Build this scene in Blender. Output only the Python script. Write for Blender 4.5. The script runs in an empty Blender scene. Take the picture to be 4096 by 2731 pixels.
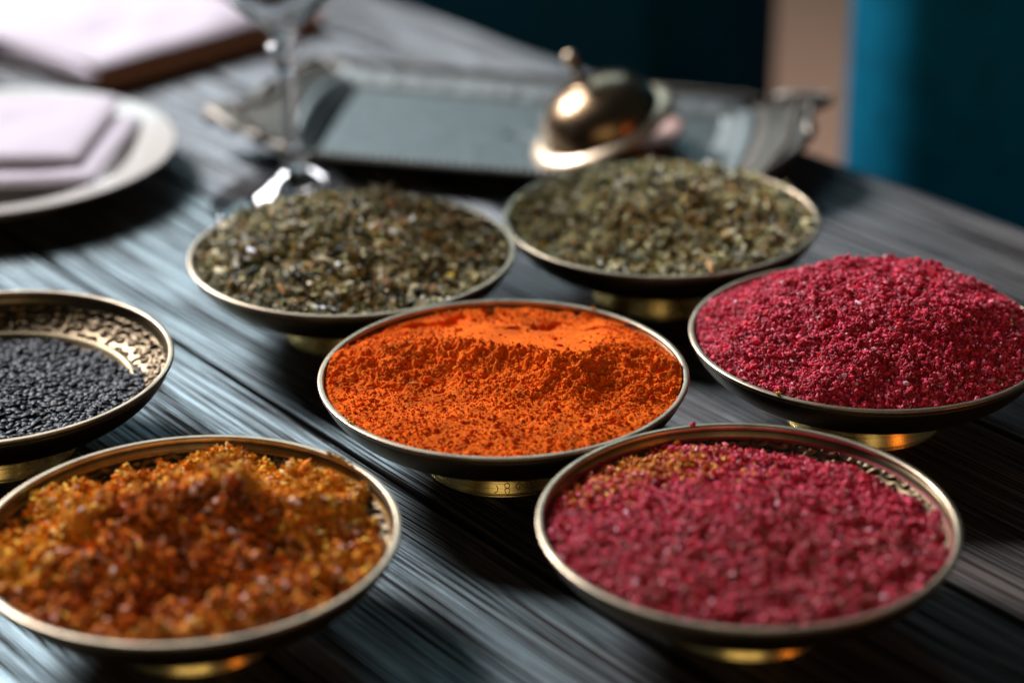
import bpy, bmesh, math
import numpy as np
from mathutils import Matrix, Vector

U = 0.075                      # one bowl radius in metres
sc = bpy.context.scene
COL = sc.collection
rng = np.random.default_rng(7)

# ------------------------------------------------------------------ camera
PITCH, ROLL = 0.42931, -0.01127
RIMZ = 0.525                   # height of the bowl rims above the table (in U)
cam_d = bpy.data.cameras.new('camera')
cam = bpy.data.objects.new('camera', cam_d)
COL.objects.link(cam)
cam.matrix_world = (Matrix.Translation((0, 0, (5.0847 + RIMZ) * U)) @
                    Matrix.Rotation(math.pi / 2 - PITCH, 4, 'X') @ Matrix.Rotation(ROLL, 4, 'Z'))
cam_d.sensor_width = 36.0
cam_d.lens = 8862.0 / 4096 * 36.0
cam_d.clip_start = 0.05
cam_d.clip_end = 50
cam_d.dof.use_dof = True
cam_d.dof.focus_distance = 11.62 * U
cam_d.dof.aperture_fstop = 3.6
cam_d.dof.aperture_blades = 0
sc.camera = cam

# ------------------------------------------------------------------ light
world = bpy.data.worlds.new('World')
sc.world = world
world.use_nodes = True
bg = world.node_tree.nodes['Background']
bg.inputs[0].default_value = (0.50, 0.62, 0.72, 1)
bg.inputs[1].default_value = 0.045


def area(name, loc, target, sx, sy, power, color):
    d = bpy.data.lights.new(name, 'AREA')
    d.shape = 'RECTANGLE'
    d.size, d.size_y, d.energy, d.color = sx, sy, power, color
    o = bpy.data.objects.new(name, d)
    COL.objects.link(o)
    o.location = loc
    o.rotation_euler = (Vector(target) - Vector(loc)).to_track_quat('-Z', 'Y').to_euler()
    return o


TGT = (0.0, 0.8, 0.0)
area('window_light', (-1.40, 2.40, 1.46), TGT, 0.55, 0.75, 132, (0.97, 0.95, 1.0))
area('far_window_light', (-0.7, 4.9, 2.35), TGT, 2.6, 1.1, 27, (0.60, 0.87, 0.98))
area('warm_fill_light', (-0.10, -1.5, 0.72), (0, 0.8, 0), 1.7, 1.0, 5.5, (1.0, 0.76, 0.45))  # unseen warm fill, added so the bowl feet mirror gold

area('amber_fill_light', (1.25, -0.25, 0.42), (0.05, 1.1, 0.03), 0.30, 0.55, 1.8, (1.0, 0.30, 0.04))  # unseen orange light added for warm streaks on lid and feet

sc.view_settings.view_transform = 'Standard'
sc.view_settings.look = 'None'
sc.view_settings.exposure = 0.0
sc.view_settings.gamma = 1.0
sc.cycles.use_denoising = True
sc.cycles.max_bounces = 10
sc.cycles.transmission_bounces = 10
sc.cycles.caustics_reflective = True
sc.cycles.caustics_refractive = True
sc.cycles.sample_clamp_indirect = 6.0


# ------------------------------------------------------------------ helpers
def tag(o, label=None, cat=None, group=None, kind=None):
    if label: o['label'] = label
    if cat: o['category'] = cat
    if group: o['group'] = group
    if kind: o['kind'] = kind
    return o


def empty(name, loc=(0, 0, 0), rz=0.0):
    o = bpy.data.objects.new(name, None)
    o.empty_display_size = 0.02
    COL.objects.link(o)
    o.location = loc
    o.rotation_euler = (0, 0, rz)
    return o


def link(name, me, mat, parent=None):
    o = bpy.data.objects.new(name, me)
    COL.objects.link(o)
    if parent: o.parent = parent
    if mat and not me.materials: me.materials.append(mat)
    return o


def mesh_np(name, V, F, smooth=True, colors=None):
    """V (n,3) in U units, F (m,k) same-size polygons or list of such arrays."""
    me = bpy.data.meshes.new(name)
    Fs = F if isinstance(F, list) else [F]
    V = np.asarray(V, np.float32) * U
    me.vertices.add(len(V))
    me.vertices.foreach_set('co', V.ravel())
    loops = np.concatenate([f.ravel() for f in Fs]).astype(np.int32)
    tot = np.concatenate([np.full(len(f), f.shape[1]) for f in Fs]).astype(np.int32)
    st = np.concatenate([[0], np.cumsum(tot)[:-1]]).astype(np.int32)
    me.loops.add(len(loops))
    me.loops.foreach_set('vertex_index', loops)
    me.polygons.add(len(tot))
    me.polygons.foreach_set('loop_start', st)
    me.polygons.foreach_set('loop_total', tot)
    me.update(calc_edges=True)
    if np.ndim(smooth) == 0:
        sm = np.full(len(tot), bool(smooth))
    else:
        sm = np.asarray(smooth)
    me.polygons.foreach_set('use_smooth', sm)
    if colors is not None:
        a = me.color_attributes.new('tint', 'FLOAT_COLOR', 'POINT')
        c = np.ones((len(V), 4), np.float32)
        c[:, :3] = colors
        a.data.foreach_set('color', c.ravel())
    me.validate()
    return me


def grid_faces(nu, nv, wrap_u=True):
    i = np.arange(nu if wrap_u else nu - 1)
    j = np.arange(nv - 1)
    I, J = np.meshgrid(i, j, indexing='ij')
    I2 = (I + 1) % nu
    return np.stack([I * nv + J, I2 * nv + J, I2 * nv + J + 1, I * nv + J + 1], -1).reshape(-1, 4)


def lathe(name, prof, n=128, smooth=True):
    """prof: list of (r, z) in U; revolved about z."""
    p = np.array(prof, float)
    th = np.linspace(0, 2 * np.pi, n, endpoint=False)
    V = np.stack([np.outer(np.cos(th), p[:, 0]), np.outer(np.sin(th), p[:, 0]),
                  np.tile(p[:, 1], (n, 1))], -1).reshape(-1, 3)
    return mesh_np(name, V, grid_faces(n, len(p)), smooth)


def spline(pts, n=8, closed=False):
    """Catmull-Rom through points."""
    P = np.array(pts, float)
    m = len(P)
    out = []
    segs = range(m if closed else m - 1)
    for i in segs:
        if closed:
            a, b, c, d = P[(i - 1) % m], P[i], P[(i + 1) % m], P[(i + 2) % m]
        else:
            a, b, c, d = P[max(i - 1, 0)], P[i], P[i + 1], P[min(i + 2, m - 1)]
        t = np.linspace(0, 1, n, endpoint=False)[:, None]
        out.append(0.5 * ((2 * b) + (-a + c) * t + (2 * a - 5 * b + 4 * c - d) * t ** 2 + (-a + 3 * b - 3 * c + d) * t ** 3))
    if not closed: out.append(P[-1:])
    return np.concatenate(out)


def tube(name, pts, rad, ns=10, closed=False):
    P = np.array(pts, float)
    n = len(P)
    rad = np.broadcast_to(np.asarray(rad, float), (n,))
    if closed:
        T = np.roll(P, -1, 0) - np.roll(P, 1, 0)
    else:
        T = np.gradient(P, axis=0)
    T /= np.linalg.norm(T, axis=1)[:, None] + 1e-12
    up = np.array([0, 0, 1.0])
    A = np.cross(T, up)
    bad = np.linalg.norm(A, axis=1) < 1e-3
    A[bad] = np.cross(T[bad], [0, 1.0, 0])
    A /= np.linalg.norm(A, axis=1)[:, None]
    B = np.cross(T, A)
    ph = np.linspace(0, 2 * np.pi, ns, endpoint=False)
    V = P[:, None] + rad[:, None, None] * (A[:, None] * np.cos(ph)[None, :, None] + B[:, None] * np.sin(ph)[None, :, None])
    V = V.reshape(-1, 3)
    F = [grid_faces(n, ns, closed)]
    # close across ns
    i = np.arange(n if closed else n - 1)
    i2 = (i + 1) % n
    F.append(np.stack([i * ns + ns - 1, i2 * ns + ns - 1, i2 * ns, i * ns], -1))
    if not closed:
        F.append(np.arange(ns)[None, ::-1].copy())
        F.append((np.arange(ns) + (n - 1) * ns)[None])
    return mesh_np(name, V, F)


def rounded_box(name, sx, sy, sz, bev, seg=4, cuts=0):
    """size in U, centred, bottom at z = 0"""
    bm = bmesh.new()
    bmesh.ops.create_cube(bm, size=1.0)
    for v in bm.verts:
        v.co = Vector((v.co.x * sx * U, v.co.y * sy * U, (v.co.z + 0.5) * sz * U))
    if cuts:
        bmesh.ops.subdivide_edges(bm, edges=bm.edges[:], cuts=cuts, use_grid_fill=True)
    es = [e for e in bm.edges if len(e.link_faces) == 2 and e.calc_face_angle(0) > 0.5]
    bmesh.ops.bevel(bm, geom=es, offset=bev * U, segments=seg, profile=0.5, affect='EDGES')
    me = bpy.data.meshes.new(name)
    bm.to_mesh(me)
    bm.free()
    for p in me.polygons: p.use_smooth = True
    return me


# ---- lattice noise in numpy
_lat = {}


def vnoise(x, y, seed=0):
    if seed not in _lat:
        _lat[seed] = np.random.default_rng(1000 + seed).random((257, 257)).astype(np.float64)
    g = _lat[seed]
    x = np.mod(x + 1000.0, 256); y = np.mod(y + 1000.0, 256)
    xi = np.floor(x).astype(int); yi = np.floor(y).astype(int)
    fx = x - xi; fy = y - yi
    fx = fx * fx * fx * (fx * (fx * 6 - 15) + 10); fy = fy * fy * fy * (fy * (fy * 6 - 15) + 10)
    x1 = (xi + 1) % 256; y1 = (yi + 1) % 256
    return (g[xi, yi] * (1 - fx) + g[x1, yi] * fx) * (1 - fy) + (g[xi, y1] * (1 - fx) + g[x1, y1] * fx) * fy - 0.5


def fbm(x, y, f, oct=4, gain=0.5, seed=0):
    s = 0; a = 1.0
    for k in range(oct):
        c, sn = math.cos(k * 1.1 + .3), math.sin(k * 1.1 + .3)
        s = s + a * vnoise((c * x - sn * y) * f, (sn * x + c * y) * f, seed + k)
        f *= 2.03; a *= gain
    return s


# ------------------------------------------------------------------ materials
def new_mat(name):
    m = bpy.data.materials.new(name)
    m.use_nodes = True
    nt = m.node_tree
    return m, nt, nt.nodes['Principled BSDF']


def N(nt, t, **kw):
    n = nt.nodes.new(t)
    for k, v in kw.items(): setattr(n, k, v)
    return n


def simple(name, col, rough=0.5, metal=0.0, bump=0.0, bscale=200, sheen=0, var=0.0, **inp):
    m, nt, b = new_mat(name)
    b.inputs['Base Color'].default_value = (*col, 1)
    b.inputs['Roughness'].default_value = rough
    b.inputs['Metallic'].default_value = metal
    if sheen: b.inputs['Sheen Weight'].default_value = sheen
    for k, v in inp.items(): b.inputs[k].default_value = v
    tc = N(nt, 'ShaderNodeTexCoord')
    if bump or var:
        no = N(nt, 'ShaderNodeTexNoise')
        no.inputs['Scale'].default_value = bscale
        no.inputs['Detail'].default_value = 5
        nt.links.new(tc.outputs['Object'], no.inputs['Vector'])
        if bump:
            bp = N(nt, 'ShaderNodeBump')
            bp.inputs['Strength'].default_value = bump
            bp.inputs['Distance'].default_value = 0.001
            nt.links.new(no.outputs['Fac'], bp.inputs['Height'])
            nt.links.new(bp.outputs['Normal'], b.inputs['Normal'])
        if var:
            mx = N(nt, 'ShaderNodeMix', data_type='RGBA')
            mx.inputs[6].default_value = (*[c * (1 - var) for c in col], 1)
            mx.inputs[7].default_value = (*[min(1, c * (1 + var)) for c in col], 1)
            nt.links.new(no.outputs['Fac'], mx.inputs[0])
            nt.links.new(mx.outputs[2], b.inputs['Base Color'])
    return m


def brass(name, col, rough, tarn=0.35, bump=0.15):
    """turned brass: fine concentric scratches and tarnish"""
    m, nt, b = new_mat(name)
    b.inputs['Metallic'].default_value = 1.0
    tc = N(nt, 'ShaderNodeTexCoord')
    no = N(nt, 'ShaderNodeTexNoise'); no.inputs['Scale'].default_value = 60; no.inputs['Detail'].default_value = 8
    no.inputs['Roughness'].default_value = 0.7
    nt.links.new(tc.outputs['Object'], no.inputs['Vector'])
    cr = N(nt, 'ShaderNodeValToRGB')
    cr.color_ramp.elements[0].position = 0.35; cr.color_ramp.elements[0].color = (*[c * (1 - tarn) for c in col], 1)
    cr.color_ramp.elements[1].position = 0.62; cr.color_ramp.elements[1].color = (*col, 1)
    nt.links.new(no.outputs['Fac'], cr.inputs[0])
    nt.links.new(cr.outputs[0], b.inputs['Base Color'])
    mr = N(nt, 'ShaderNodeMapRange')
    mr.inputs[3].default_value = rough + 0.14; mr.inputs[4].default_value = rough - 0.05
    nt.links.new(no.outputs['Fac'], mr.inputs[0])
    nt.links.new(mr.outputs[0], b.inputs['Roughness'])
    # lathe marks: noise that varies with height and radius only
    sp = N(nt, 'ShaderNodeSeparateXYZ')
    nt.links.new(tc.outputs['Object'], sp.inputs[0])
    ml = N(nt, 'ShaderNodeVectorMath', operation='MULTIPLY'); ml.inputs[1].default_value = (1, 1, 0)
    nt.links.new(tc.outputs['Object'], ml.inputs[0])
    ln = N(nt, 'ShaderNodeVectorMath', operation='LENGTH')
    nt.links.new(ml.outputs[0], ln.inputs[0])
    cb = N(nt, 'ShaderNodeCombineXYZ')
    nt.links.new(ln.outputs['Value'], cb.inputs[0]); nt.links.new(sp.outputs[2], cb.inputs[1])
    n2 = N(nt, 'ShaderNodeTexNoise'); n2.inputs['Scale'].default_value = 1100; n2.inputs['Detail'].default_value = 2
    nt.links.new(cb.outputs[0], n2.inputs['Vector'])
    bp = N(nt, 'ShaderNodeBump'); bp.inputs['Strength'].default_value = bump; bp.inputs['Distance'].default_value = 0.0004
    nt.links.new(n2.outputs['Fac'], bp.inputs['Height'])
    nt.links.new(bp.outputs['Normal'], b.inputs['Normal'])
    return m


def spice_mat(name, rough=0.75, bump=0.5, bscale=1800, spec=0.25, sheen=0.0):
    m, nt, b = new_mat(name)
    at = N(nt, 'ShaderNodeAttribute', attribute_name='tint')
    tc = N(nt, 'ShaderNodeTexCoord')
    no = N(nt, 'ShaderNodeTexNoise'); no.inputs['Scale'].default_value = bscale; no.inputs['Detail'].default_value = 3
    nt.links.new(tc.outputs['Object'], no.inputs['Vector'])
    mr = N(nt, 'ShaderNodeMapRange'); mr.inputs[1].default_value = .3; mr.inputs[2].default_value = .7
    mr.inputs[3].default_value = .7; mr.inputs[4].default_value = 1.25
    nt.links.new(no.outputs['Fac'], mr.inputs[0])
    mx = N(nt, 'ShaderNodeVectorMath', operation='SCALE')
    nt.links.new(at.outputs['Color'], mx.inputs[0]); nt.links.new(mr.outputs[0], mx.inputs['Scale'])
    nt.links.new(mx.outputs[0], b.inputs['Base Color'])
    b.inputs['Roughness'].default_value = rough
    b.inputs['Specular IOR Level'].default_value = spec
    if sheen: b.inputs['Sheen Weight'].default_value = sheen
    bp = N(nt, 'ShaderNodeBump'); bp.inputs['Strength'].default_value = bump; bp.inputs['Distance'].default_value = 0.0004
    nt.links.new(no.outputs['Fac'], bp.inputs['Height'])
    nt.links.new(bp.outputs['Normal'], b.inputs['Normal'])
    return m


def wood_mat(name='dark_stained_wood', light=(0.078, 0.062, 0.052), tint=(0.52, 0.87, 0.97)):
    """black-stained brushed softwood; grain runs along local X, shifted per plank"""
    m, nt, b = new_mat(name)
    tc = N(nt, 'ShaderNodeTexCoord'); oi = N(nt, 'ShaderNodeObjectInfo')
    ad = N(nt, 'ShaderNodeVectorMath', operation='ADD')
    sc_ = N(nt, 'ShaderNodeVectorMath', operation='SCALE'); sc_.inputs['Scale'].default_value = 7.0
    cb = N(nt, 'ShaderNodeCombineXYZ')
    nt.links.new(oi.outputs['Random'], cb.inputs[0]); nt.links.new(oi.outputs['Random'], cb.inputs[1])
    nt.links.new(cb.outputs[0], sc_.inputs[0])
    nt.links.new(tc.outputs['Object'], ad.inputs[0]); nt.links.new(sc_.outputs[0], ad.inputs[1])
    # slow wander of the grain
    w = N(nt, 'ShaderNodeTexNoise'); w.inputs['Scale'].default_value = 3.0; w.inputs['Detail'].default_value = 2
    nt.links.new(ad.outputs[0], w.inputs['Vector'])
    ws = N(nt, 'ShaderNodeVectorMath', operation='MULTIPLY_ADD')
    ws.inputs[1].default_value = (0, 0.010, 0)
    nt.links.new(w.outputs['Color'], ws.inputs[0]); nt.links.new(ad.outputs[0], ws.inputs[2])

    def stretched(sx, sy, scale, detail, rough=.6):
        mp = N(nt, 'ShaderNodeMapping'); mp.inputs['Scale'].default_value = (sx, sy, 1)
        nt.links.new(ws.outputs[0], mp.inputs[0])
        n = N(nt, 'ShaderNodeTexNoise'); n.inputs['Scale'].default_value = scale; n.inputs['Detail'].default_value = detail
        n.inputs['Roughness'].default_value = rough
        nt.links.new(mp.outputs[0], n.inputs['Vector'])
        return n.outputs['Fac']
    g1 = stretched(0.010, 1, 1000, 1.2, .5)      # grain ridges ~4 mm
    g2 = stretched(0.06, 1, 1800, 3)      # fine fibres
    g3 = stretched(0.05, 1, 90, 4)        # broad figure
    blot = stretched(1, 1.6, 30, 6, .65)  # wear
    # colour
    cr = N(nt, 'ShaderNodeValToRGB')
    e = cr.color_ramp.elements
    e[0].position = .38; e[0].color = (0.006, 0.007, 0.008, 1)
    e[1].position = .60; e[1].color = (*light, 1)
    mm = N(nt, 'ShaderNodeMath', operation='ADD'); mm.use_clamp = False
    m1 = N(nt, 'ShaderNodeMath', operation='MULTIPLY'); m1.inputs[1].default_value = .72
    m2 = N(nt, 'ShaderNodeMath', operation='MULTIPLY'); m2.inputs[1].default_value = .28
    nt.links.new(g1, m1.inputs[0]); nt.links.new(g3, m2.inputs[0])
    nt.links.new(m1.outputs[0], mm.inputs[0]); nt.links.new(m2.outputs[0], mm.inputs[1])
    nt.links.new(mm.outputs[0], cr.inputs[0])
    nt.links.new(cr.outputs[0], b.inputs['Base Color'])
    # roughness: ridges polished, furrows matt, blotches
    mr = N(nt, 'ShaderNodeMapRange'); mr.inputs[1].default_value = .3; mr.inputs[2].default_value = .7
    mr.inputs[3].default_value = .62; mr.inputs[4].default_value = .36
    mixb = N(nt, 'ShaderNodeMath', operation='ADD')
    m3 = N(nt, 'ShaderNodeMath', operation='MULTIPLY'); m3.inputs[1].default_value = .7
    m4 = N(nt, 'ShaderNodeMath', operation='MULTIPLY'); m4.inputs[1].default_value = .3
    nt.links.new(g1, m3.inputs[0]); nt.links.new(blot, m4.inputs[0])
    nt.links.new(m3.outputs[0], mixb.inputs[0]); nt.links.new(m4.outputs[0], mixb.inputs[1])
    nt.links.new(mixb.outputs[0], mr.inputs[0])
    nt.links.new(mr.outputs[0], b.inputs['Roughness'])
    b.inputs['Specular IOR Level'].default_value = 0.85
    b.inputs['Specular Tint'].default_value = (*tint, 1)
    b.inputs['Anisotropic'].default_value = 0.80      # brushed along the grain
    tg = N(nt, 'ShaderNodeCombineXYZ')
    tg.inputs[0].default_value = 0.788; tg.inputs[1].default_value = 0.616
    nt.links.new(tg.outputs[0], b.inputs['Tangent'])
    # relief
    rs = N(nt, 'ShaderNodeMapRange'); rs.inputs[1].default_value = .44; rs.inputs[2].default_value = .54
    rs.interpolation_type = 'SMOOTHSTEP'
    nt.links.new(g1, rs.inputs[0])
    sl = N(nt, 'ShaderNodeMapRange'); sl.inputs[3].default_value = .0; sl.inputs[4].default_value = 1.15
    sg = N(nt, 'ShaderNodeMath', operation='MULTIPLY')
    bl = N(nt, 'ShaderNodeMapRange'); bl.inputs[1].default_value = .30; bl.inputs[2].default_value = .60
    bl.inputs[3].default_value = .80; bl.inputs[4].default_value = 1.0
    nt.links.new(blot, bl.inputs[0])
    nt.links.new(rs.outputs[0], sg.inputs[0]); nt.links.new(bl.outputs[0], sg.inputs[1])
    nt.links.new(sg.outputs[0], sl.inputs[0]); nt.links.new(sl.outputs[0], b.inputs['Specular IOR Level'])
    b1 = N(nt, 'ShaderNodeBump'); b1.inputs['Strength'].default_value = 1.0; b1.inputs['Distance'].default_value = 0.0008
    nt.links.new(rs.outputs[0], b1.inputs['Height'])
    b2 = N(nt, 'ShaderNodeBump'); b2.inputs['Strength'].default_value = 0.55; b2.inputs['Distance'].default_value = 0.0004
    nt.links.new(g2, b2.inputs['Height']); nt.links.new(b1.outputs['Normal'], b2.inputs['Normal'])
    nt.links.new(b2.outputs['Normal'], b.inputs['Normal'])
    return m


M_WOOD = wood_mat()
M_WOOD2 = wood_mat('worn_brown_wood', (0.110, 0.080, 0.062), (0.70, 0.90, 1.0))
M_EDGE = simple('raw_plank_edge', (0.010, 0.009, 0.008), 0.95, **{'Specular IOR Level': .05})
M_RIM = brass('polished_brass_rim', (0.62, 0.48, 0.33), 0.32, .45, .1)
M_SHELL = brass('turned_brass', (0.22, 0.165, 0.09), 0.34, .4, .35)
M_BAND = brass('engraved_brass', (0.14, 0.10, 0.054), 0.36, .3, .05)
M_FOOT = brass('bright_brass_foot', (1.0, 0.76, 0.28), 0.22, .2, .6)
M_SILVER = simple('tray_silver', (0.17, 0.19, 0.185), 0.50, 1.0, bump=.9, bscale=110, var=.5)
M_SILVER_ORN = simple('tray_ornament', (0.13, 0.115, 0.095), 0.5, 1.0, bump=.3, bscale=300, var=.35)
M_LID = brass('lid_brass', (0.34, 0.22, 0.12), 0.22, .7, .1)
M_PORC = simple('cream_porcelain', (0.55, 0.52, 0.47), 0.16, var=.04, bscale=30, **{'Specular IOR Level': .6})
M_LINEN = simple('white_linen', (0.54, 0.475, 0.53), 0.9, bump=.4, bscale=900, sheen=.3, var=.03)
M_LEATHER = simple('tan_leather', (0.26, 0.10, 0.05), 0.55, bump=.5, bscale=400, var=.3)
M_PAGES = simple('paper_block', (0.50, 0.28, 0.17), 0.85, var=.2, bscale=120)
M_VELVET = simple('velvet_shaded', (0.0005, 0.045, 0.070), 0.9, bump=.4, bscale=60, var=.35, **{'Specular IOR Level': .08})  # chair velvet darkened, the left chair's shade put into its colour
M_VELVET_LIT = simple('velvet_lit', (0.0005, 0.118, 0.200), 0.9, bump=.4, bscale=60, var=.5, **{'Specular IOR Level': .08})  # same velvet in a lighter copy, as lit on the right chair
M_LEG = simple('black_chair_leg', (0.02, 0.018, 0.016), 0.4, var=.2)
M_FLOOR = simple('beige_floor', (0.44, 0.255, 0.165), 0.6, bump=.2, bscale=12, var=.15)
M_STAMP = simple('stamp_groove', (0.16, 0.12, 0.05), 0.5, 0.8, var=.2)
m, nt, b = new_mat('clear_glass')
b.inputs['Transmission Weight'].default_value = 1.0
b.inputs['Roughness'].default_value = 0.0
b.inputs['IOR'].default_value = 1.5
b.inputs['Base Color'].default_value = (0.97, 0.99, 1, 1)
M_GLASS = m
m, nt, b = new_mat('moulded_glass')
b.inputs['Transmission Weight'].default_value = 1.0
b.inputs['Roughness'].default_value = 0.22
b.inputs['IOR'].default_value = 1.5
M_GLASS2 = m

# ------------------------------------------------------------------ floor
V = np.array([[-40, -40, 0], [110, -40, 0], [110, 110, 0], [-40, 110, 0]], float)
fl = link('floor', mesh_np('floor', V, np.array([[0, 1, 2, 3]]), False), M_FLOOR)
fl.location = (0, 0, -0.75)
tag(fl, kind='structure')

# ------------------------------------------------------------------ table of planks
ANG = math.radians(-52.0)
dX, dY = math.cos(ANG), math.sin(ANG)
nX, nY = -dY, dX                                  # (0.788, 0.616)
table = empty('wooden_table', (0, 0, 0))
tag(table, 'dark stained table of brushed planks under all the brass bowls', 'table')
edges = [0.075, 1.545, 3.015, 4.485, 5.955, 7.425, 8.895, 10.365, 11.36]
L0, L1 = -32.0, 9.0
for i in range(len(edges) - 1):
    a, c = edges[i] + 0.015, edges[i + 1] - 0.015
    w = c - a
    me = rounded_box('plank', L1 - L0, w, 0.45, 0.012, 2)
    o = link('plank', me, M_WOOD2 if i >= 5 else M_WOOD, table)
    me.materials.append(M_EDGE)
    for p in me.polygons:
        p.use_smooth = False
        if p.normal.z < .98: p.material_index = 1
    cx, cn = (L0 + L1) / 2, (a + c) / 2
    dz = [0, .004, -.003, .003, -.004, 0.002, .0, -.004][i]
    o.location = ((dX * cx + nX * cn) * U, (dY * cx + nY * cn) * U, (-0.45 - abs(dz)) * U)
    o.rotation_euler = (0, 0, ANG)
me = rounded_box('underframe', L1 - L0 - 2, 11.0, 0.6, 0.03, 2)
o = link('underframe', me, M_WOOD, table)
o.location = ((dX * cx + nX * 5.7) * U, (dY * cx + nY * 5.7) * U, -1.08 * U)
o.rotation_euler = (0, 0, ANG)


# ------------------------------------------------------------------ brass bowls
def engraved_tile(nx, ny):
    """relief of one floral repeat, 0..1"""
    xs = (np.arange(nx) + .0) / nx
    ys = np.linspace(0, 1, ny)
    X, Y = np.meshgrid(xs, ys, indexing='ij')
    H = np.zeros_like(X)

    def blob(px, py, r, h=1.0):
        nonlocal H
        for sh in (-1, 0, 1):
            d2 = ((X - px - sh) ** 2 + ((Y - py) * 0.85) ** 2) / r ** 2
            H = np.maximum(H, h * np.sqrt(np.clip(1 - d2, 0, 1)))

    def stroke(p, r0, r1, n=26):
        r0, r1 = r0 * .8, r1 * .8
        P = spline(p, 12)
        idx = np.linspace(0, len(P) - 1, n).astype(int)
        for k, q in enumerate(P[idx]):
            blob(q[0], q[1], r0 + (r1 - r0) * k / (n - 1))
    stroke([(.5, 0), (.5, .3), (.5, .62)], .035, .05)
    for s in (-1, 1):
        stroke([(.5, .12), (.5 + s * .10, .34), (.5 + s * .22, .42), (.5 + s * .26, .30), (.5 + s * .19, .26)], .03, .055)
        stroke([(.5, .30), (.5 + s * .08, .55), (.5 + s * .20, .66), (.5 + s * .27, .58)], .028, .055)
        stroke([(.5, .45), (.5 + s * .05, .72), (.5 + s * .13, .88)], .03, .055)
        stroke([(s * .02, .98), (s * .10, .86), (s * .20, .84), (s * .22, .93)], .03, .045)
        stroke([(s * .0, .0), (s * .12, .10), (s * .20, .06)], .04, .04)
    blob(.5, .86, .085); blob(.0, .52, .09); blob(0, .70, .05); blob(0, .34, .05)
    for k in range(6):
        an = k * math.pi / 3
        blob(.12 * math.cos(an), .52 + .13 * math.sin(an), .05)
    return H


def make_band_mesh(rep=16, nx=50, ny=34):
    t = engraved_tile(nx, ny)
    prof = spline([(.940, -.070), (.905, -.110), (.850, -.148), (.790, -.176)], 16)
    s = np.linspace(0, len(prof) - 1, ny)
    k0 = np.floor(s).astype(int).clip(0, len(prof) - 2)
    P = prof[k0] + (prof[k0 + 1] - prof[k0]) * (s - k0)[:, None]
    T = np.gradient(P, axis=0); T /= np.linalg.norm(T, axis=1)[:, None]
    Nn = np.stack([T[:, 1], -T[:, 0]], 1)            # points inward and up
    n = rep * nx
    th = np.arange(n) / n * 2 * np.pi
    Hh = np.tile(t[:, ::-1], (rep, 1)) * 0.014
    R = P[None, :, 0] + Nn[None, :, 0] * Hh
    Z = P[None, :, 1] + Nn[None, :, 1] * Hh
    V = np.stack([np.cos(th)[:, None] * R, np.sin(th)[:, None] * R, Z], -1).reshape(-1, 3)
    return mesh_np('engraved_band', V, grid_faces(n, ny))


SHELL = lathe('shell', spline([(.000, -.300), (.30, -.297), (.55, -.280), (.68, -.235), (.735, -.195)], 5).tolist() +
              [(.750, -.172), (.770, -.168), (.790, -.1765)] +
              [(.85, -.160), (.915, -.118), (.945, -.068), (.958, -.050), (.962, -.022), (.976, -.022)] +
              spline([(.978, -.040), (.950, -.096), (.885, -.172), (.785, -.240), (.655, -.290), (.50, -.322), (.37, -.340), (.0, -.340)], 5).tolist(), 192)
RIM = lathe('rim', spline([(.960, -.024), (.959, -.010), (.963, -.003), (.968, 0), (.984, 0), (.991, -.003), (.994, -.009), (.989, -.024), (.975, -.034), (.960, -.024)], 4).tolist(), 192)
FOOT = lathe('foot', spline([(.340, -.33), (.362, -.348), (.380, -.40), (.400, -.46), (.420, -.508), (.428, -.516), (.430, -.525)], 5).tolist() +
             spline([(.425, -.525), (.41, -.50), (.37, -.44), (.34, -.36), (.32, -.33)], 3).tolist(), 160)
BAND = make_band_mesh()

bowls = {
    'orange': ((-.0478, 10.707), 'brass footed bowl at the centre heaped with orange paprika'),
    'green_l': ((-.9646, 12.4646), 'brass footed bowl of dried herbs standing in front of the wine glass'),
    'green_r': ((.9483, 12.9789), 'brass footed bowl of dried herbs standing in front of the silver tray'),
    'red_r': ((1.9756, 11.1848), 'brass footed bowl at the right edge under a tall crimson sumac mound'),
    'red_b': ((1.0958, 9.097), 'brass footed bowl in the lower right foreground holding flattish crimson sumac'),
    'yellow': ((-1.5177, 9.0286), 'brass footed bowl in the lower left foreground with golden spice mix'),
    'sesame': ((-2.840, 10.9196), 'brass bowl at the left edge with engraved inner wall and black sesame'),
}
RS = 0.998
roots = {}
for i, (k, ((x, y), lab)) in enumerate(bowls.items()):
    r = empty('brass_bowl', (x * U, y * U, RIMZ * U), i * 0.83)
    tag(r, lab, 'bowl', 'footed brass spice bowls')
    link('shell', SHELL, M_SHELL, r)
    link('rim', RIM, M_RIM, r)
    link('engraved_band', BAND, M_BAND, r)
    link('foot', FOOT, M_FOOT, r)
    roots[k] = r
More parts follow.
